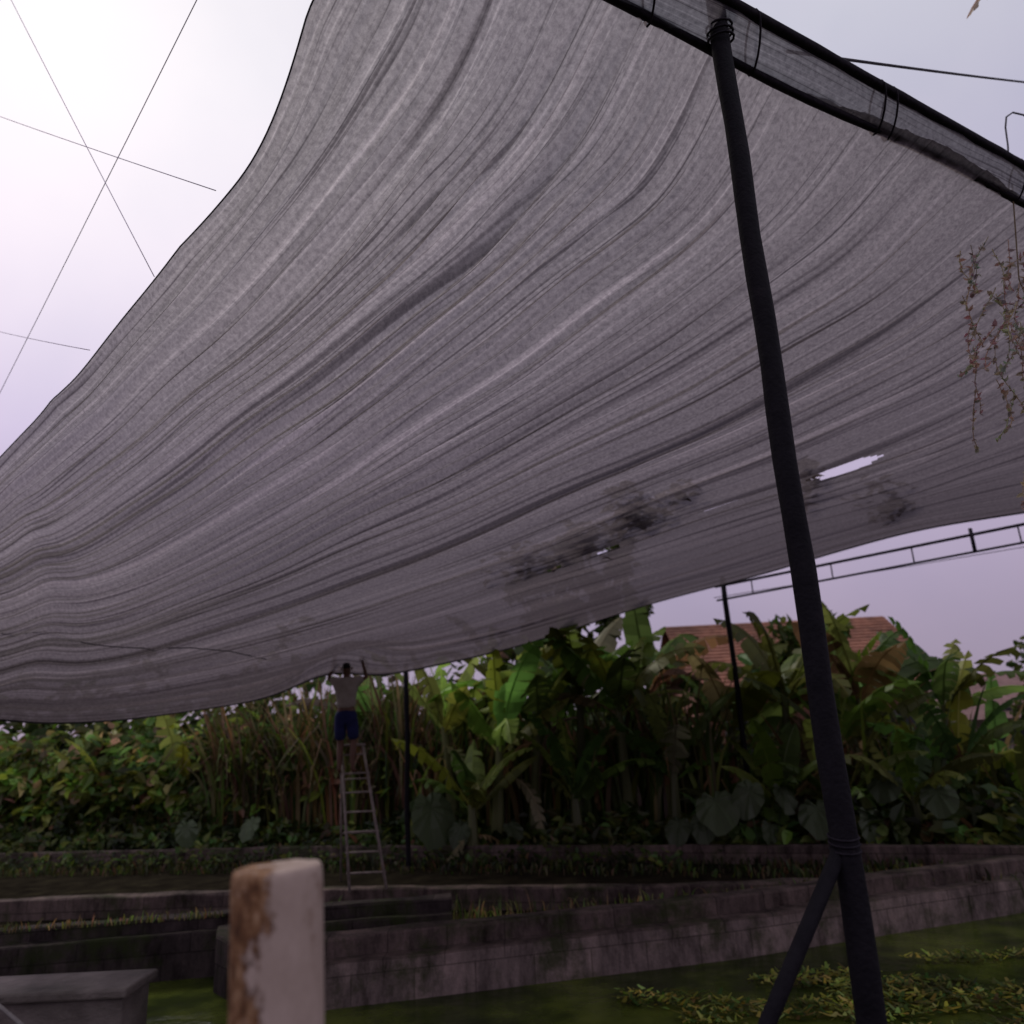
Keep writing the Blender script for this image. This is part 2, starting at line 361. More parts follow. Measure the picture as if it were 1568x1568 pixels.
# ---------------------------------------------------------------- foreground post
m,nt,out=newmat('peeling_painted_concrete')
tc=N(nt,'TexCoord'); mpz=N(nt,'Mapping'); mpz.inputs['Scale'].default_value=(1,1,.6); L(nt,tc.outputs['Object'],mpz.inputs[0])
n1=N(nt,'TexNoise',i_Scale=22,i_Detail=9,i_Roughness=.74); L(nt,mpz.outputs[0],n1.inputs['Vector'])
sp=N(nt,'SeparateXYZ'); L(nt,tc.outputs['Object'],sp.inputs[0])
mp=N(nt,'MapRange'); L(nt,sp.outputs['X'],mp.inputs['Value']); mp.inputs['From Min'].default_value=-.07; mp.inputs['From Max'].default_value=.045
mp.inputs['To Min'].default_value=.26; mp.inputs['To Max'].default_value=-.14
ad=N(nt,'Math',operation='ADD'); L(nt,n1.outputs['Fac'],ad.inputs[0]); L(nt,mp.outputs[0],ad.inputs[1])
r1=ramp(nt,[(.51,(0,0,0)),(.59,(1,1,1))]); L(nt,ad.outputs[0],r1.inputs[0])
n2=N(nt,'TexNoise',i_Scale=34,i_Detail=7,i_Roughness=.7); L(nt,mpz.outputs[0],n2.inputs['Vector'])
rr=ramp(nt,[(.36,(.06,.024,.012)),(.5,(.21,.10,.045)),(.62,(.40,.24,.13)),(.72,(.52,.37,.26))]); L(nt,n2.outputs['Fac'],rr.inputs[0])
n3=N(nt,'TexNoise',i_Scale=9,i_Detail=9,i_Roughness=.72); L(nt,mpz.outputs[0],n3.inputs['Vector'])
rw=ramp(nt,[(.32,(.26,.17,.12)),(.42,(.43,.325,.26)),(.6,(.52,.40,.33)),(.8,(.58,.465,.39))]); L(nt,n3.outputs['Fac'],rw.inputs[0])
mx=N(nt,'MixRGB'); L(nt,r1.outputs[0],mx.inputs[0]); L(nt,rw.outputs[0],mx.inputs[1]); L(nt,rr.outputs[0],mx.inputs[2])
p=N(nt,'BsdfPrincipled',i_Roughness=.8); p.inputs['Specular IOR Level'].default_value=.2; L(nt,mx.outputs[0],p.inputs['Base Color'])
bp=N(nt,'Bump',i_Strength=.5,i_Distance=.004,invert=True); L(nt,r1.outputs[0],bp.inputs['Height'])
bp2=N(nt,'Bump',i_Strength=.4,i_Distance=.003); L(nt,n2.outputs['Fac'],bp2.inputs['Height']); L(nt,bp.outputs[0],bp2.inputs['Normal']); L(nt,bp2.outputs[0],p.inputs['Normal']); L(nt,p.outputs[0],out.inputs[0])
mb=MB()
def rsq(r,n=48,e=2.2):
    o=[]
    for k in range(n):
        a=2*math.pi*k/n; c=math.cos(a);s_=math.sin(a)
        q=(abs(c)**e+abs(s_)**e)**(-1/e); o.append((c*q*r,s_*q*r))
    return o
sec=rsq(.074); zs=[-.05]+[.1*k for k in range(1,14)]+[1.36,1.396,1.404,1.410,1.412]
vs=[];fs=[]; n=48
for z in zs:
    sc={1.396:.997,1.404:.985,1.410:.96,1.412:.92}.get(z,1)
    for k,(x,y) in enumerate(sec):
        w_=1+.016*noise.noise(Vector((x*20,y*20,z*9)))
        vs.append((x*sc*w_,y*sc*w_,z+(.003*noise.noise(Vector((x*30,y*30,5))) if z>1.38 else 0)))
for i in range(len(zs)-1):
    for k in range(n):
        a=i*n+k;b=i*n+(k+1)%n; fs.append((a,b,b+n,a+n))
vs.append((0,0,1.413)); c=len(vs)-1; o=(len(zs)-1)*n
for k in range(n): fs.append((o+k,o+(k+1)%n,c))
mb.add(vs,fs,(0,0,0)); po=mb.obj('concrete_post',m,True)
po.location=(-.385,1.42,0); po.rotation_euler=(0,-.03,math.radians(8))

# ---------------------------------------------------------------- ground, walls, water
mb=MB()
def quad(mb,x0,x1,y0,y1,z,c=(0,0,0)): mb.add([(x0,y0,z),(x1,y0,z),(x1,y1,z),(x0,y1,z)],[(0,1,2,3)],c)
quad(mb,-1500,1500,-1500,1500,-1.6)
mb.obj('ground',M_ground)
mb=MB()
vs=[(-1500,19.9,-.4),(-12,17.6,-.4),(-3.85,15.9,-.4),(2,13.8,-.4),(7,11.9,-.4),(13,13.0,-.4),(1500,16,-.4),(1500,1500,-.4),(-1500,1500,-.4)]
mb.add(vs,[tuple(range(9))],(0,0,0))
mb.obj('far_land',M_ground)
mb=MB(); box(mb,-40,40,-40,1.95,-1.59,0); mb.obj('near_bank',M_mud)
m,nt,out=newmat('pond_water')
tc=N(nt,'TexCoord'); n1=N(nt,'TexNoise',i_Scale=.8,i_Detail=7,i_Roughness=.6); L(nt,tc.outputs['Object'],n1.inputs['Vector'])
r=ramp(nt,[(.36,(.014,.02,.006)),(.48,(.032,.045,.009)),(.56,(.065,.085,.014)),(.7,(.12,.145,.025))]); L(nt,n1.outputs['Fac'],r.inputs[0])
n2=N(nt,'TexNoise',i_Scale=5,i_Detail=3); L(nt,tc.outputs['Object'],n2.inputs['Vector'])
b=N(nt,'Bump',i_Strength=.25,i_Distance=.05); L(nt,n2.outputs['Fac'],b.inputs['Height'])
p=N(nt,'BsdfPrincipled',i_Roughness=.16); p.inputs['IOR'].default_value=1.2
L(nt,r.outputs[0],p.inputs['Base Color']); L(nt,b.outputs[0],p.inputs['Normal']); L(nt,p.outputs[0],out.inputs[0])
mb=MB(); quad(mb,-40,40,1.9,12.5,-.9); mb.obj('pond_water',m)
def wall(name,line,z0,z1,th,mat,step=None,jit=.012):
    mb=MB(); pts=[]
    for a,b in zip(line[:-1],line[1:]):
        a=Vector((*a,0));b=Vector((*b,0)); n=max(2,int((b-a).length/.25))
        for k in range(n): pts.append(a.lerp(b,k/n))
    pts.append(Vector((*line[-1],0)))
    prof=[(0,z0),(0,z1-.02),(.02,z1),(th-.02,z1),(th,z1-.02),(th,z0)]
    if step: prof=[(-step[0],z0),(-step[0],step[1]-.015),(-step[0]+.015,step[1]),(0,step[1])]+prof[1:]
    vs=[];fs=[]
    for i,p in enumerate(pts):
        d=(pts[min(i+1,len(pts)-1)]-pts[max(i-1,0)]).normalized(); nn=Vector((-d.y,d.x,0))
        for k,(o,z) in enumerate(prof):
            j=noise.noise(Vector((p.x*1.3,p.y*1.3,k)))*jit*2
            vs.append(p+nn*(o+j*.6)+Vector((0,0,z+(j if z>z0 else 0))))
    q=len(prof)
    for i in range(len(pts)-1):
        for k in range(q-1): fs.append((i*q+k,(i+1)*q+k,(i+1)*q+k+1,i*q+k+1))
    fs.append(tuple(range(q))); fs.append(tuple((len(pts)-1)*q+k for k in range(q)))
    mb.add(vs,fs,(0,0,0)); return mb.obj(name,mat)
def blockmat(name,dark,light,moss=(.03,.04,.012)):
    m,nt,out=newmat(name)
    tc=N(nt,'TexCoord'); 
    sx=N(nt,'SeparateXYZ'); L(nt,tc.outputs['Object'],sx.inputs[0]); cx=N(nt,'CombineXYZ'); L(nt,sx.outputs['X'],cx.inputs['X']); L(nt,sx.outputs['Z'],cx.inputs['Y'])
    br=N(nt,'TexBrick'); br.inputs['Scale'].default_value=1; br.inputs['Brick Width'].default_value=.62; br.inputs['Row Height'].default_value=.31
    br.inputs['Mortar Size'].default_value=.012; br.inputs['Mortar Smooth'].default_value=1
    br.inputs['Color1'].default_value=(*light,1); br.inputs['Color2'].default_value=(light[0]*.7,light[1]*.7,light[2]*.72,1); br.inputs['Mortar'].default_value=(*dark,1)
    L(nt,cx.outputs[0],br.inputs['Vector'])
    mp=N(nt,'Mapping'); mp.inputs['Scale'].default_value=(1,1,.35); L(nt,tc.outputs['Object'],mp.inputs[0])
    n1=N(nt,'TexNoise',i_Scale=3.2,i_Detail=9,i_Roughness=.75); L(nt,mp.outputs[0],n1.inputs['Vector'])
    r=ramp(nt,[(.36,(.22,.21,.2)),(.5,(.75,.73,.72)),(.66,(1.4,1.32,1.3))]); L(nt,n1.outputs['Fac'],r.inputs[0])
    mx=N(nt,'MixRGB',blend_type='MULTIPLY'); mx.inputs[0].default_value=1; L(nt,br.outputs[0],mx.inputs[1]); L(nt,r.outputs[0],mx.inputs[2])
    n4=N(nt,'TexNoise',i_Scale=1.6,i_Detail=8,i_Roughness=.7); L(nt,tc.outputs['Object'],n4.inputs['Vector'])
    r4=ramp(nt,[(.5,(0,0,0)),(.64,(.8,.8,.8))]); L(nt,n4.outputs['Fac'],r4.inputs[0])
    mm=N(nt,'MixRGB'); L(nt,r4.outputs[0],mm.inputs[0]); L(nt,mx.outputs[0],mm.inputs[1]); mm.inputs[2].default_value=(*moss,1)
    n2=N(nt,'TexNoise',i_Scale=30,i_Detail=5); L(nt,tc.outputs['Object'],n2.inputs['Vector'])
    b=N(nt,'Bump',i_Strength=.6,i_Distance=.02); L(nt,n2.outputs['Fac'],b.inputs['Height'])
    p=N(nt,'BsdfPrincipled',i_Roughness=.95); p.inputs['Specular IOR Level'].default_value=.08; L(nt,mm.outputs[0],p.inputs['Base Color']); L(nt,b.outputs[0],p.inputs['Normal']); L(nt,p.outputs[0],out.inputs[0])
    return m
M_block=blockmat('mossy_concrete_wall',(.10,.08,.07),(.26,.205,.18))
M_block2=blockmat('dark_concrete_wall',(.025,.021,.019),(.07,.056,.052))
M_block3=blockmat('brown_concrete_wall',(.045,.035,.03),(.145,.11,.095))
dv=wall('pond_dividing_wall',[(-2.75,8.75),(-2.2,8.95),(2.2,10.0),(6.9,11.65),(14,14)],-1.5,-.32,.3,M_block3,step=(.28,-.5))
dv.data.materials.append(M_block)
for k,f in enumerate(dv.data.polygons):
    if len(f.vertices)==4 and k%8==0: f.material_index=1
wall('pond_dividing_wall',[(-30,9.0),(-6.3,9.9),(-3.6,10.3),(-1.0,10.6)],-1.5,-.28,.28,M_block2,step=(.2,-.42))
wall('pond_dividing_wall',[(-2.6,8.8),(-3.3,9.6),(-3.5,10.2)],-1.5,-.36,.25,M_block2)
wall('terrace_retaining_wall',[(-30,14.5),(-3.1,12.6),(1.65,11.5),(4.5,11.3)],-1.5,-.43,.25,M_block3)
wall('garden_wall',[(-30,21.5),(-12,17.5),(-3.85,15.8),(2,13.7),(7.2,11.75),(9.5,12.6),(20,13.5)],-1.5,-.20,.16,M_block3)
mb=MB()
mb.add([(-30,14.7,-.47),(-3.1,12.8,-.47),(1.65,11.7,-.47),(4.5,11.5,-.47),(7,11.85,-.47),(2,13.8,-.47),(-3.85,15.9,-.47),(-12,17.6,-.47),(-30,21.6,-.47)],[tuple(range(9))],(0,0,0))
mb.add([(-30,9.2,-.72),(-6.3,10.1,-.72),(-1,10.8,-.72),(2.2,10.2,-.72),(4.5,11,-.72),(4.5,11.4,-.72),(1.65,11.6,-.72),(-3.1,12.7,-.72),(-30,14.6,-.72)],[tuple(range(9))],(0,0,0))
mb.obj('terrace_ground',M_mud)
mb=MB(); box(mb,-9,-3.45,7.25,7.75,-1.5,-.32); box(mb,-9.05,-3.40,7.2,7.80,-.318,-.24)
sl_=mb.obj('concrete_slab',M_conc)
bv=sl_.modifiers.new('b','BEVEL'); bv.width=.02; bv.segments=2
mb=MB(); nx,ny=30,16; vs=[];fs=[]
for i in range(nx+1):
    for j in range(ny+1):
        x=-9+5.6*i/nx; y=5.2+1.99*j/ny
        e=min(1,(nx-i)/7)*min(1,j/5); vs.append((x,y,-1.1+e*.72+.07*noise.noise(Vector((x*2,y*2,0)))))
for i in range(nx):
    for j in range(ny): a=i*(ny+1)+j; fs.append((a,a+ny+1,a+ny+2,a+1))
mb.add(vs,fs,(0,0,0)); mb.obj('earth_mound',M_mound,True)
mb=MB(); tube(mb,[(-5.6,7.35,-.22),(-4.9,7.3,-.22),(-4.5,7.15,-.25),(-4.15,6.9,-.32),(-3.8,6.6,-.36),(-3.5,6.3,-.5),(-3.3,6.0,-.8),(-3.2,5.8,-.95)],.016,n=8); mb.obj('garden_hose',M_hose,True)

# ---------------------------------------------------------------- vegetation
def gcol(k=1,dry=0):
    if rnd()<dry: c=(U_(.08,.16),U_(.06,.105),U_(.03,.05))
    else:
        g=U_(.045,.125); c=(g*U_(.45,.98),g,g*U_(.10,.26))
    return (c[0]*k,c[1]*k,c[2]*k)
def blade_leaf(mb,p0,az,el,length,wd,droop,c,ragged=.5,segs=11,petiole=.18,twist=0):
    d=Vector((math.cos(az)*math.cos(el),math.sin(az)*math.cos(el),math.sin(el)))
    pts=[];dirs=[];p=Vector(p0); st=length/segs
    for i in range(segs+1):
        pts.append(p.copy());dirs.append(d.copy()); p=p+d*st
        d=(d+Vector((0,0,-droop*st*(.5+i/segs)))).normalized()
    tube(mb,pts,[.022*(1-.8*i/segs)*length/2+.003 for i in range(segs+1)],(c[0]*1.5,c[1]*1.4,c[2]*1.5),n=3,cap=False)
    tilt=U_(.1,.5)
    for sd_ in (-1,1):
        dr=0
        for i in range(segs):
            f0=i/segs;f1=(i+1)/segs
            if f1<=petiole: continue
            def wf(f):
                g=(f-petiole)/(1-petiole); g=max(0,min(1,g)); return wd*(math.sin(math.pi*min(1,g**.75*.93+.07)))**.6
            w0,w1=wf(f0),wf(f1)
            side=dirs[i].cross(Vector((0,0,1)))
            if side.length<.1: side=Vector((math.sin(az),-math.cos(az),0))
            side.normalize(); side=(side*math.cos(twist)+side.cross(dirs[i])*math.sin(twist))*sd_
            torn=rnd()<ragged
            if torn: dr=U_(-.25,.7)
            k=U_(.65,1.3)
            def edge(q,wd_,sh,fr):
                o=side*math.cos(tilt+dr*fr)+Vector((0,0,-1))*math.sin(tilt+dr*fr)*1.0
                return q+o*wd_*fr+dirs[i]*sh*fr
            sh=st*.35; g_=.10*st if torn else 0
            a0=pts[i]; a1=pts[i+1]
            b0=edge(a0+dirs[i]*g_,w0,sh,.55);b1=edge(a1-dirs[i]*g_,w1,sh,.55)
            c0=edge(a0+dirs[i]*g_*2,w0,sh,1);c1=edge(a1-dirs[i]*g_*2,w1,sh,1)
            mb.add([a0,a1,b1,b0,c1,c0],[(0,1,2,3),(3,2,4,5)],(c[0]*k,c[1]*k,c[2]*k))
def banana(x,y,z,h,n=9,ll=2.2,tone=1,dry=.15,lean=None,el0=.5):
    mb=MB()
    lean=lean if lean is not None else U_(-.12,.12)
    top=Vector((x+lean*h,y+U_(-.1,.1)*h,z+h))
    b=Vector((x,y,z-.1))
    tube(mb,[b.lerp(top,k/6) for k in range(7)],[.14-.075*k/6 for k in range(7)],(.06*tone,.065*tone,.025*tone),n=8)
    for i in range(n):
        az=i*2.4+U_(-.4,.4); f=i/n
        el=U_(el0,el0+.35)+f*.55
        c=gcol(tone*U_(.55,1.6),dry*.3)
        blade_leaf(mb,top-Vector((0,0,.35*(1-f)*.6)),az,min(el,1.5),ll*U_(.7,1.15),U_(.24,.36)*ll/2.2,U_(.35,1.0),c,ragged=U_(.3,.95),twist=U_(-.6,.6))
    for i in range(int(2+4*dry)):
        az=U_(0,6.28); c=gcol(tone*.8,.8)
        blade_leaf(mb,top-Vector((0,0,U_(.3,.6))),az,U_(-.4,.2),ll*U_(.5,.8),U_(.1,.2),3.0,c,ragged=1,twist=U_(-1,1))
    return mb.obj('banana_plant',M_leaf)
def reeds(mb,x0,x1,yf,depth,z,h0,h1,n,dry,tone=1,lean=.35,w=(.012,.03)):
    for _ in range(n):
        x=U_(x0,x1); y=yf(x)+U_(0,depth); h=U_(h0,h1)*(1+.35*noise.noise(Vector((x*1.3,3,0)))); az=U_(0,6.28); ln=U_(.1,lean)*h
        cl=1+1.3*noise.noise(Vector((x*1.9,y*1.2,7)))
        c=gcol(tone*U_(.45,1.4)*cl,dry); ww=U_(*w); S_=6; sx=U_(-1,1);sy=U_(-1,1)
        q=math.hypot(sx,sy)+.01; side=Vector((sx/q,sy/q,0))*ww
        pr=[]
        droop=U_(.15,.75)*h if rnd()<.75 else 0
        for k in range(S_+1):
            f=k/S_; pr.append(Vector((x+math.cos(az)*ln*f**2.2,y+math.sin(az)*ln*f**2.2,z+h*f-droop*f**5)))
        vs=[];
        for k,p in enumerate(pr):
            f=k/S_; e=side*(1-f**3)*(.6+.8*math.sin(math.pi*f)); vs+=[p-e,p+e]
        mb.add(vs,[(2*k,2*k+1,2*k+3,2*k+2) for k in range(S_)],c)
def bigleaf(mb,p,nrm,size,c):
    nrm=nrm.normalized(); down=Vector((U_(-.5,.5),-.2,-1)); u=(down-nrm*down.dot(nrm)).normalized(); v=nrm.cross(u)
    n=28; vs=[p]; R1=[];R2=[]
    for k in range(n):
        a=2*math.pi*k/n - math.pi
        r=.46*(1+.35*math.cos(a)+.12*math.cos(2*a)-.28*math.exp(-((abs(a)-math.pi)/.28)**2))
        if abs(a)<.25: r*=1.12
        w_=.05*math.sin(a*9)+.04*noise.noise(Vector((k,p.x*9,0)))
        for ff,RR in ((.5,R1),(1,R2)):
            RR.append(p+u*(math.cos(a)*r*ff*size)+v*(math.sin(a)*r*ff*size)+nrm*size*((.13*abs(math.sin(a)) -.12*ff*ff+.03*((k%4)-1.5)*.5+w_*ff)*ff))
    vs+=R1+R2
    fs=[(0,1+k,1+(k+1)%n) for k in range(n)]+[(1+k,1+n+k,1+n+(k+1)%n,1+(k+1)%n) for k in range(n)]
    mb.add(vs,fs,c)
def shrubs(mb,x0,x1,yf,depth,z,h,n,s0,s1,tone,dry=.05,bs=.45):
    for _ in range(n):
        x=U_(x0,x1); t=rnd(); y=yf(x)+t*depth
        hh=h*(bs+(1.2-bs)*abs(noise.noise(Vector((x*.9,y*.9,2)))*1.8))
        zz=z+hh*rnd()**.8*(.5+.6*t)
        cl=max(.25,1+1.7*noise.noise(Vector((x*1.6,zz*2.0,y*1.6))))
        nn=Vector((U_(-.7,.7),U_(-1,.3),U_(.2,1))).normalized()
        heart(mb,Vector((x,y,zz)),nn,U_(s0,s1),gcol(tone*U_(.6,1.3)*cl,dry))
def wallY(x):
    L_=[(-30,21.6),(-12,17.6),(-3.85,15.9),(2,13.8),(7.2,11.85),(9.5,12.7),(20,13.6)]
    for (a,b),(c,d) in zip(L_[:-1],L_[1:]):
        if a<=x<=c: return b+(d-b)*(x-a)/(c-a)+.15
    return 20
mb=MB()
reeds(mb,-6.8,-1.8,lambda x:wallY(x)+.8,1.6,-.4,2.3,3.9,2600,.6,.85,.5,(.018,.04))
reeds(mb,-13,-6.5,lambda x:wallY(x)+1.4,1.4,-.4,1.6,2.7,700,.35,1.2,.6,(.02,.045))
reeds(mb,-1.8,3.5,lambda x:wallY(x)+1.2,1.6,-.4,2.0,3.6,800,.35,.9,.4,(.02,.05))
reeds(mb,3.5,9,lambda x:wallY(x)+1.4,1.8,-.4,1.4,2.6,600,.3,.9,.5,(.02,.05))
mb.obj('reed_thicket',M_leaf)
mb=MB()
shrubs(mb,-14,-4,wallY,1.2,-.4,1.1,3200,.1,.24,.65)
shrubs(mb,-4,3,wallY,1.1,-.4,.8,1700,.1,.28,.65)
shrubs(mb,3,11,wallY,1.4,-.4,1.0,2000,.12,.36,.8)
shrubs(mb,-13,-5.2,lambda x:wallY(x)+.8,1.0,.4,2.2,2600,.12,.36,1.75,.12,.7)
shrubs(mb,-6.5,-2,lambda x:wallY(x)+.7,.9,.6,1.9,420,.14,.36,1.4,.35,.7)
shrubs(mb,-15,-3.5,lambda x:wallY(x)+3.0,1.5,-.3,4.0,3000,.25,.5,.9,.1,.75)
shrubs(mb,-4.5,3.5,lambda x:wallY(x)+3.2,2,-.3,4.0,2800,.22,.45,.7,.1,.7)
shrubs(mb,3.5,8.5,lambda x:wallY(x)+3.0,2,-.3,2.9,2000,.2,.4,.65,.1)
mb.obj('undergrowth',M_leaf)
mb=MB()
reeds(mb,-9,-3.7,lambda x:10.18+(x+3.6)*.11,.12,-.30,.03,.16,500,.5,1.3,.6,(.004,.008))
reeds(mb,-3,7,lambda x:11.15,.25,-.72,.1,.42,800,.35,1.2,.6,(.005,.01))
reeds(mb,-12,6,lambda x:wallY(x)-1.6,1.5,-.47,.04,.22,3200,.4,.4,.6,(.008,.018))
reeds(mb,1.5,5.5,lambda x:10.25+(x-2.2)*.35,.2,-.5,.05,.25,500,.3,1.3,.8,(.005,.01))
shrubs(mb,-12,2.5,lambda x:wallY(x)-.9,.8,-.47,.45,1200,.06,.15,.6)
mb.obj('ledge_grass',M_leaf)
mb=MB()
for x,y,z,s_ in ((-1.75,15.0,.45,.95),(-1.2,14.9,.1,.5),(-5.4,16.1,.25,.5),(-6.8,16.4,.2,.5),(3.1,13.5,.45,.8),(3.6,13.2,.6,.6),(2.5,13.7,.1,.5),(4.6,13.1,.3,.7),(5.3,12.8,.15,.6),(3.9,13.3,.0,.5),(-.3,14.7,.1,.4),(6.3,12.6,.5,.6),(7.3,12.4,.1,.5),(5.8,13.2,.7,.6),(2.9,13.6,.15,.5),(4.2,13.4,.55,.5)):
    b=Vector((x+U_(-.15,.15),y+.25,-.4)); p=Vector((x,y,z))
    tube(mb,[b,b.lerp(p,.5)+Vector((0,.05,.08)),p],.014,(.05,.08,.03),n=5)
    k=U_(.5,1.0); bigleaf(mb,p,Vector((U_(-.7,.7),-1,U_(.2,1.4))),s_,(.065*k,.085*k,.042*k))
mb.obj('taro_plants',M_leaf)
B=[(-1.4,16.2,2.3,2.2,2.0,.0),(-.6,15.4,1.9,2.2,2.1,.1),(.1,15.6,2.4,2.3,1.6,.1),(1.0,15.8,2.7,2.4,1.0,.3),(1.9,15.2,2.5,2.3,1.2,.3),(2.9,16.0,2.8,2.4,.9,.4),
   (-1.0,14.9,.9,1.8,1.5,.1),(.9,14.7,1.0,1.9,1.1,.3),(2.6,14.6,1.3,2.0,1.0,.3),(3.8,15.3,2.0,2.2,1.1,.3),
   (4.9,15.2,2.5,2.3,1.2,.3),(5.6,14.2,1.7,2.1,1.2,.3),(6.4,14.6,2.4,2.3,1.5,.1),(7.4,14.3,2.2,2.1,1.5,.1),(7.4,13.6,1.2,2.0,1.3,.2),(8.5,14.8,.9,1.8,1.2,.1),
   (4.2,13.9,.8,1.8,1.0,.3),(5.2,13.5,.7,1.7,1.2,.3),(6.3,13.3,.8,1.7,1.1,.3),(8.4,13.7,.4,1.5,1.2,.2),(-3.2,17.6,2.3,2.0,1.2,.3),(-.2,17.5,2.9,2.3,1.0,.2),
   (-9.5,18.6,1.0,1.9,1.5,.1),(-7.6,18.2,1.2,1.9,1.3,.2)]
for x,y,h,ll,tn,dr in B: banana(x,y,-.4,h,n=random.choice((8,9,10)),ll=ll,tone=tn,dry=dr,el0=.55)
def tree(x,y,z,h,cr_,n,tone,leaf=(.12,.28),name='broadleaf_tree'):
    e=empty(name)
    mb=MB(); top=Vector((x,y,z+h*.62))
    tube(mb,[Vector((x,y,z-.2)),Vector((x+.1,y,z+h*.3)),top],[.045*h*.5,.03*h*.5,.018*h*.5],n=8)
    cl=[]
    for k in range(16):
        a=U_(0,6.28); r=cr_*U_(.25,1); q=Vector((x+math.cos(a)*r,y+math.sin(a)*r*.8,z+h*U_(.55,1.0)-r*.15)); cl.append((q,cr_*U_(.22,.42)))
        mid=top.lerp(q,.5)+Vector((U_(-.2,.2),0,.15)); tube(mb,[top-Vector((0,0,h*U_(0,.2))),mid,q],[.05,.035,.012],n=5)
    mb.obj('trunk_and_limbs',M_bark,True,e)
    mb=MB()
    for q,r in cl:
        k0=tone*U_(.6,1.3)
        for _ in range(n//16):
            v=Vector((random.gauss(0,1),random.gauss(0,1),random.gauss(0,.75))); v=v.normalized()*r*rnd()**.45
            nn=Vector((U_(-1,1),U_(-1,1),U_(0,1))).normalized()
            heart(mb,q+v,nn,U_(*leaf),gcol(k0*U_(.7,1.2),.03))
    mb.obj('crown',M_leaf,False,e)
tree(.9,20,-.4,6.5,1.2,1500,.6,(.16,.34))
tree(2.4,21,-.4,7.2,1.1,1500,.6,(.16,.34))
tree(7.3,20,-.4,4.7,1.1,1300,.8,(.16,.34))
tree(18.2,25,-.4,4.0,2.6,2200,.5,(.16,.36))
mb=MB()
for _ in range(6000):
    a=U_(-1.1,1.1); R_=U_(55,75); x=math.sin(a)*R_; y=math.cos(a)*R_
    h=3.2+2.2*noise.noise(Vector((x*.12,y*.12,0)))+1.2*noise.noise(Vector((x*.4,y*.4,0)))
    heart(mb,Vector((x,y,-.4+h*rnd()**.6)),Vector((U_(-.6,.6),-1,U_(0,1))).normalized(),U_(.7,1.5),gcol(.8*U_(.6,1.2),.02))
mb.obj('distant_trees',M_leaf)

mb=MB()
for _ in range(13000):
    x=U_(.8,7.5);y=U_(6.6,9.4)
    if noise.noise(Vector((x*.8,y*2.2,1)))<-.10+(.14 if x<2.2 else 0)+(.22 if y>8.7 else 0): continue
    a=U_(-1.5,1.5)+(math.pi if rnd()<.5 else 0); l=U_(.02,.11); w_=U_(.008,.028); d=Vector((math.cos(a),math.sin(a),0)); s_=Vector((-d.y,d.x,0))*w_
    z=-.888+rnd()*.05; p=Vector((x,y,z)); q=p+d*l+Vector((0,0,U_(-.0,.04)))
    k=max(.2,1+1.8*noise.noise(Vector((x*2.3,y*4,5))))
    c=(U_(.13,.27)*k,U_(.15,.25)*k,U_(.02,.06)*k) if rnd()<.6 else (U_(.03,.08),U_(.05,.1),.015)
    mb.add([p-s_,p+s_,q+s_*.4,q-s_*.4],[(0,1,2,3)],c)
mb.obj('water_weeds',M_leaf)

mb=MB()
for k in range(110):
    x=U_(2.98,3.7); y=U_(4.0,4.45); z=U_(3.5,4.5) if k<75 else U_(2.5,3.1)
    if k<75: x+= (4.5-z)*-.12
    p=Vector((x,y,z)); pts=[p]; d=Vector((U_(-.5,.4),U_(-.2,.2),-1)).normalized()
    for i in range(7):
        d=(d+Vector((U_(-.35,.3),U_(-.2,.2),U_(-.3,.15)))).normalized(); p=p+d*U_(.03,.07); pts.append(p)
    c=(U_(.30,.42),U_(.24,.33),U_(.15,.21)); tube(mb,pts,.003,c,n=4,cap=False)
    for q in pts[1:]:
        for _ in range(3):
            heart(mb,q,Vector((U_(-1,1),U_(-1,1),U_(-1,1))).normalized(),U_(.015,.045),(c[0]*U_(.6,1.1),c[1]*U_(.6,1.1),c[2]))
for k in range(5):
    x0=U_(3.2,3.6); y0=U_(4.1,4.4); tube(mb,[(x0+.1,y0,4.9),(x0-.02,y0,4.2),(x0+.06,y0,3.5),(x0-.05,y0,2.9),(x0+.1,y0,2.2)],.005,(.2,.15,.09),n=4)
mb.obj('dried_vine',M_leaf)
mb=MB()
blade_leaf(mb,(5.4,5.4,8.2),3.3,-.2,1.6,.12,.8,(.35,.28,.2),ragged=1,segs=12)
mb.obj('dried_palm_frond',M_leaf)

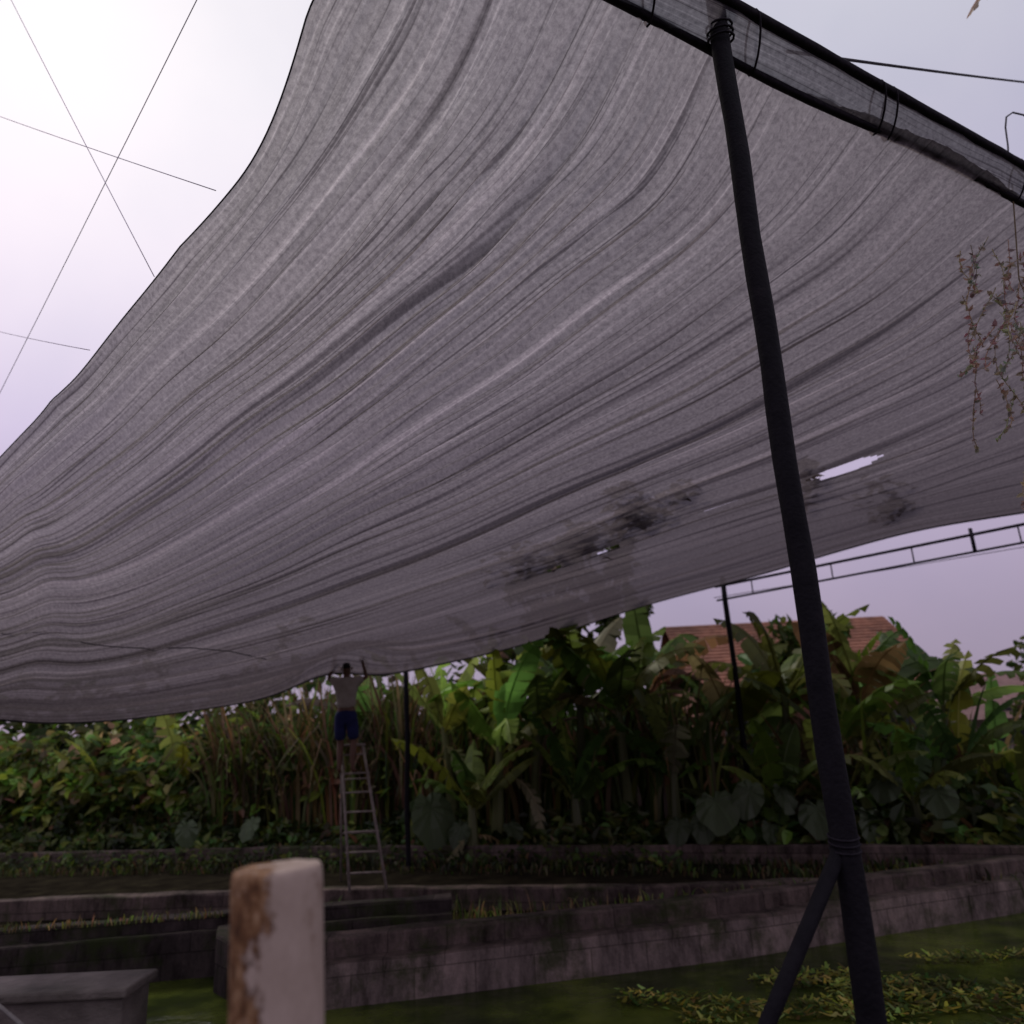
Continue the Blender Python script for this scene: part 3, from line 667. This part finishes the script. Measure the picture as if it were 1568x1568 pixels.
# ---------------------------------------------------------------- houses
def house(x0,x1,y0,y1,zb,ze,zr,roof,wallm,axis='Y'):
    e=empty('brick_house')
    mb=MB(); box(mb,x0,x1,y0,y1,zb,ze)
    if axis=='X':
        ym=(y0+y1)/2
        mb.add([(x0,y0,ze),(x0,y1,ze),(x0,ym,zr-.15),(x1,y0,ze),(x1,y1,ze),(x1,ym,zr-.15)],[(0,2,1),(3,4,5)],(0,0,0))
    mb.obj('walls',wallm,False,e)
    mb=MB(); o=.5; ov=.6
    ym=(y0+y1)/2; sl=(zr-ze)/(ym-y0)
    for ye in (y0-ov,y1+ov):
        ze2=ze-sl*ov; nseg=20
        for k in range(nseg):
            f0=k/nseg;f1=(k+1)/nseg; ya=ym+(ye-ym)*f0;yb=ym+(ye-ym)*f1;za=zr+(ze2-zr)*f0;zb_=zr+(ze2-zr)*f1+.035
            mb.add([(x0-o,ya,za),(x0-o,yb,zb_),(x1+o,yb,zb_),(x1+o,ya,za),(x0-o,yb,zb_-.04),(x1+o,yb,zb_-.04)],[(0,1,2,3),(1,4,5,2)],(0,0,0))
    mb.obj('roof',roof,False,e)
    mb=MB(); mf=MB()
    nw=3
    for k in range(nw):
        cx=x0+(x1-x0)*(k+.5)/nw; 
        if k==1: box(mb,cx-.45,cx+.45,y0-.03,y0+.05,zb,zb+2.1); continue
        box(mb,cx-.6,cx+.6,y0-.02,y0+.05,zb+1,zb+2.2)
        for a,b,c,d in ((cx-.68,cx+.68,zb+2.2,zb+2.28),(cx-.68,cx+.68,zb+.92,zb+1.0),(cx-.68,cx-.6,zb+1,zb+2.2),(cx+.6,cx+.68,zb+1,zb+2.2),(cx-.03,cx+.03,zb+1,zb+2.2)):
            box(mf,a,b,y0-.06,y0-.022,c,d)
    mb.obj('windows_and_door',M_glass,False,e); mf.obj('window_frames',M_bam,False,e)
house(5.4,11.8,23,29,-.4,3.0,4.95,M_tile,M_brickw,'X')
house(16.5,26,30,37,-.4,1.7,3.3,M_tile2,M_wallp,'X')

# ---------------------------------------------------------------- ladder
lad=empty('a_frame_ladder')
mb=MB()
a0=Vector((-2.67,12.4,-.46));a1=Vector((-2.90,12.75,1.62));b0=Vector((-2.12,12.4,-.46));b1=Vector((-2.56,12.75,1.62))
tube(mb,[a0,a1],.022,n=6);tube(mb,[b0,b1],.022,n=6)
for k in range(7):
    f=.12+.135*k; tube(mb,[a0.lerp(a1,f)-Vector((.03,0,0)),b0.lerp(b1,f)+Vector((.03,0,0))],.016,n=6)
mb.obj('front_frame',M_alu,True,lad)
mb=MB()
c0=Vector((-3.05,13.5,-.46));d0=Vector((-2.35,13.5,-.46)); tube(mb,[c0,a1],.018,n=6);tube(mb,[d0,b1],.018,n=6)
tube(mb,[c0.lerp(a1,.35),d0.lerp(b1,.35)],.012,n=6); tube(mb,[c0.lerp(a1,.75),d0.lerp(b1,.75)],.012,n=6)
mb.obj('rear_frame',M_alu,True,lad)
mb=MB(); tube(mb,[a1-Vector((.04,0,0)),b1+Vector((.04,0,0))],.024,n=6); mb.obj('top_bar',M_alu,True,lad)

# ---------------------------------------------------------------- person
FEETZ=-.46+2.08*.795+.016
per=empty('person',( -2.80,12.62,FEETZ))
def skin(name,nodes,edges,mat,parent,root=0,sub=2):
    me=bpy.data.meshes.new(name); me.from_pydata([n[0] for n in nodes],edges,[]); me.update()
    ob=bpy.data.objects.new(name,me); COL.objects.link(ob)
    md=ob.modifiers.new('skin','SKIN')
    sv=me.skin_vertices[0].data
    for i,nn in enumerate(nodes): sv[i].radius=nn[1]; sv[i].use_root=(i==root)
    md.use_smooth_shade=True
    ss=ob.modifiers.new('sub','SUBSURF'); ss.levels=sub; ss.render_levels=sub
    me.materials.append(mat); ob.parent=parent; return ob
nd=[((0,0,.90),(.15,.11)),((0,-.01,1.05),(.125,.09)),((0,-.02,1.22),(.15,.10)),((0,-.01,1.36),(.13,.085)),((0,0,1.46),(.052,.052)),((0,.0,1.53),(.06,.07)),((0,-.01,1.60),(.075,.09)),((0,-.02,1.67),(.05,.06)),
 ((-.09,0,.80),(.085,.085)),((-.10,.06,.46),(.055,.058)),((-.10,.03,.30),(.052,.055)),((-.10,-.0,.08),(.034,.036)),((-.10,.0,.035),(.035,.035)),((-.11,.14,.025),(.038,.02)),
 ((.09,0,.80),(.085,.085)),((.11,.04,.46),(.055,.058)),((.11,.01,.30),(.052,.055)),((.11,0,.08),(.034,.036)),((.11,.0,.035),(.035,.035)),((.12,.14,.025),(.038,.02)),
 ((-.17,-.01,1.40),(.05,.05)),((-.31,.06,1.45),(.037,.037)),((-.25,.12,1.66),(.026,.024)),((-.24,.13,1.74),(.034,.016)),
 ((.17,-.01,1.40),(.05,.05)),((.31,.06,1.45),(.037,.037)),((.24,.12,1.66),(.026,.024)),((.22,.13,1.74),(.034,.016))]
ed=[(0,1),(1,2),(2,3),(3,4),(4,5),(5,6),(6,7),(0,8),(8,9),(9,10),(10,11),(11,12),(12,13),(0,14),(14,15),(15,16),(16,17),(17,18),(18,19),(3,20),(20,21),(21,22),(22,23),(3,24),(24,25),(25,26),(26,27)]
skin('body',nd,ed,M_skin,per)
for sg,cx in ((-1,-.24),(1,.22)):
    for k in range(5):
        if k<4: 
            bx=cx+(k-1.5)*.019; ln=(.07,.08,.075,.06)[k]
            n_=[((bx,.13,1.74),(.009,.009)),((bx,.13,1.775),(.009,.009)),((bx,.145,1.775+ln*.4),(.008,.008)),((bx,.175,1.775+ln*.45),(.007,.007))]
        else:
            n_=[((cx-sg*.02,.13,1.72),(.011,.011)),((cx-sg*.045,.145,1.745),(.010,.010)),((cx-sg*.045,.17,1.775),(.008,.008))]
        skin('finger',n_,[(i,i+1) for i in range(len(n_)-1)],M_skin,per,sub=1)
skin('shirt',[((0,0,.95),(.17,.13)),((0,-.01,1.08),(.165,.125)),((0,-.02,1.22),(.185,.13)),((0,-.01,1.37),(.155,.11)),((-.17,-.01,1.40),(.08,.08)),((-.27,.04,1.44),(.068,.068)),((.17,-.01,1.40),(.08,.08)),((.27,.04,1.44),(.068,.068)),((0,0,1.44),(.075,.065))],
   [(0,1),(1,2),(2,3),(3,4),(4,5),(3,6),(6,7),(3,8)],M_shirt,per)
skin('shorts',[((0,0,.92),(.172,.132)),((0,0,1.0),(.15,.112)),((-.09,0,.80),(.11,.11)),((-.105,.05,.47),(.095,.095)),((.09,0,.80),(.11,.11)),((.115,.035,.47),(.095,.095))],[(0,1),(0,2),(2,3),(0,4),(4,5)],M_short,per)
skin('hair',[((0,-.035,1.58),(.075,.08)),((0,-.035,1.65),(.072,.082)),((0,-.02,1.69),(.045,.05))],[(0,1),(1,2)],M_hair,per)
mb=MB()
for sg in (-1,1):
    tube(mb,[(sg*.072,.0,1.60),(sg*.088,-.006,1.625),(sg*.088,-.008,1.585),(sg*.072,0,1.575)],.009,n=5)
tube(mb,[(0,.075,1.63),(0,.10,1.595),(0,.085,1.585)],.011,n=6)
mb.obj('ears_and_nose',M_skin,True,per)
mb=MB()
for sg in (-1,1): tube(mb,[(sg*.033-.008,.083,1.62),(sg*.033+.008,.083,1.62)],.006,n=5)
tube(mb,[(-.022,.082,1.555),(.022,.082,1.555)],.004,n=5)
mb.obj('eyes_and_mouth',M_hair,True,per)
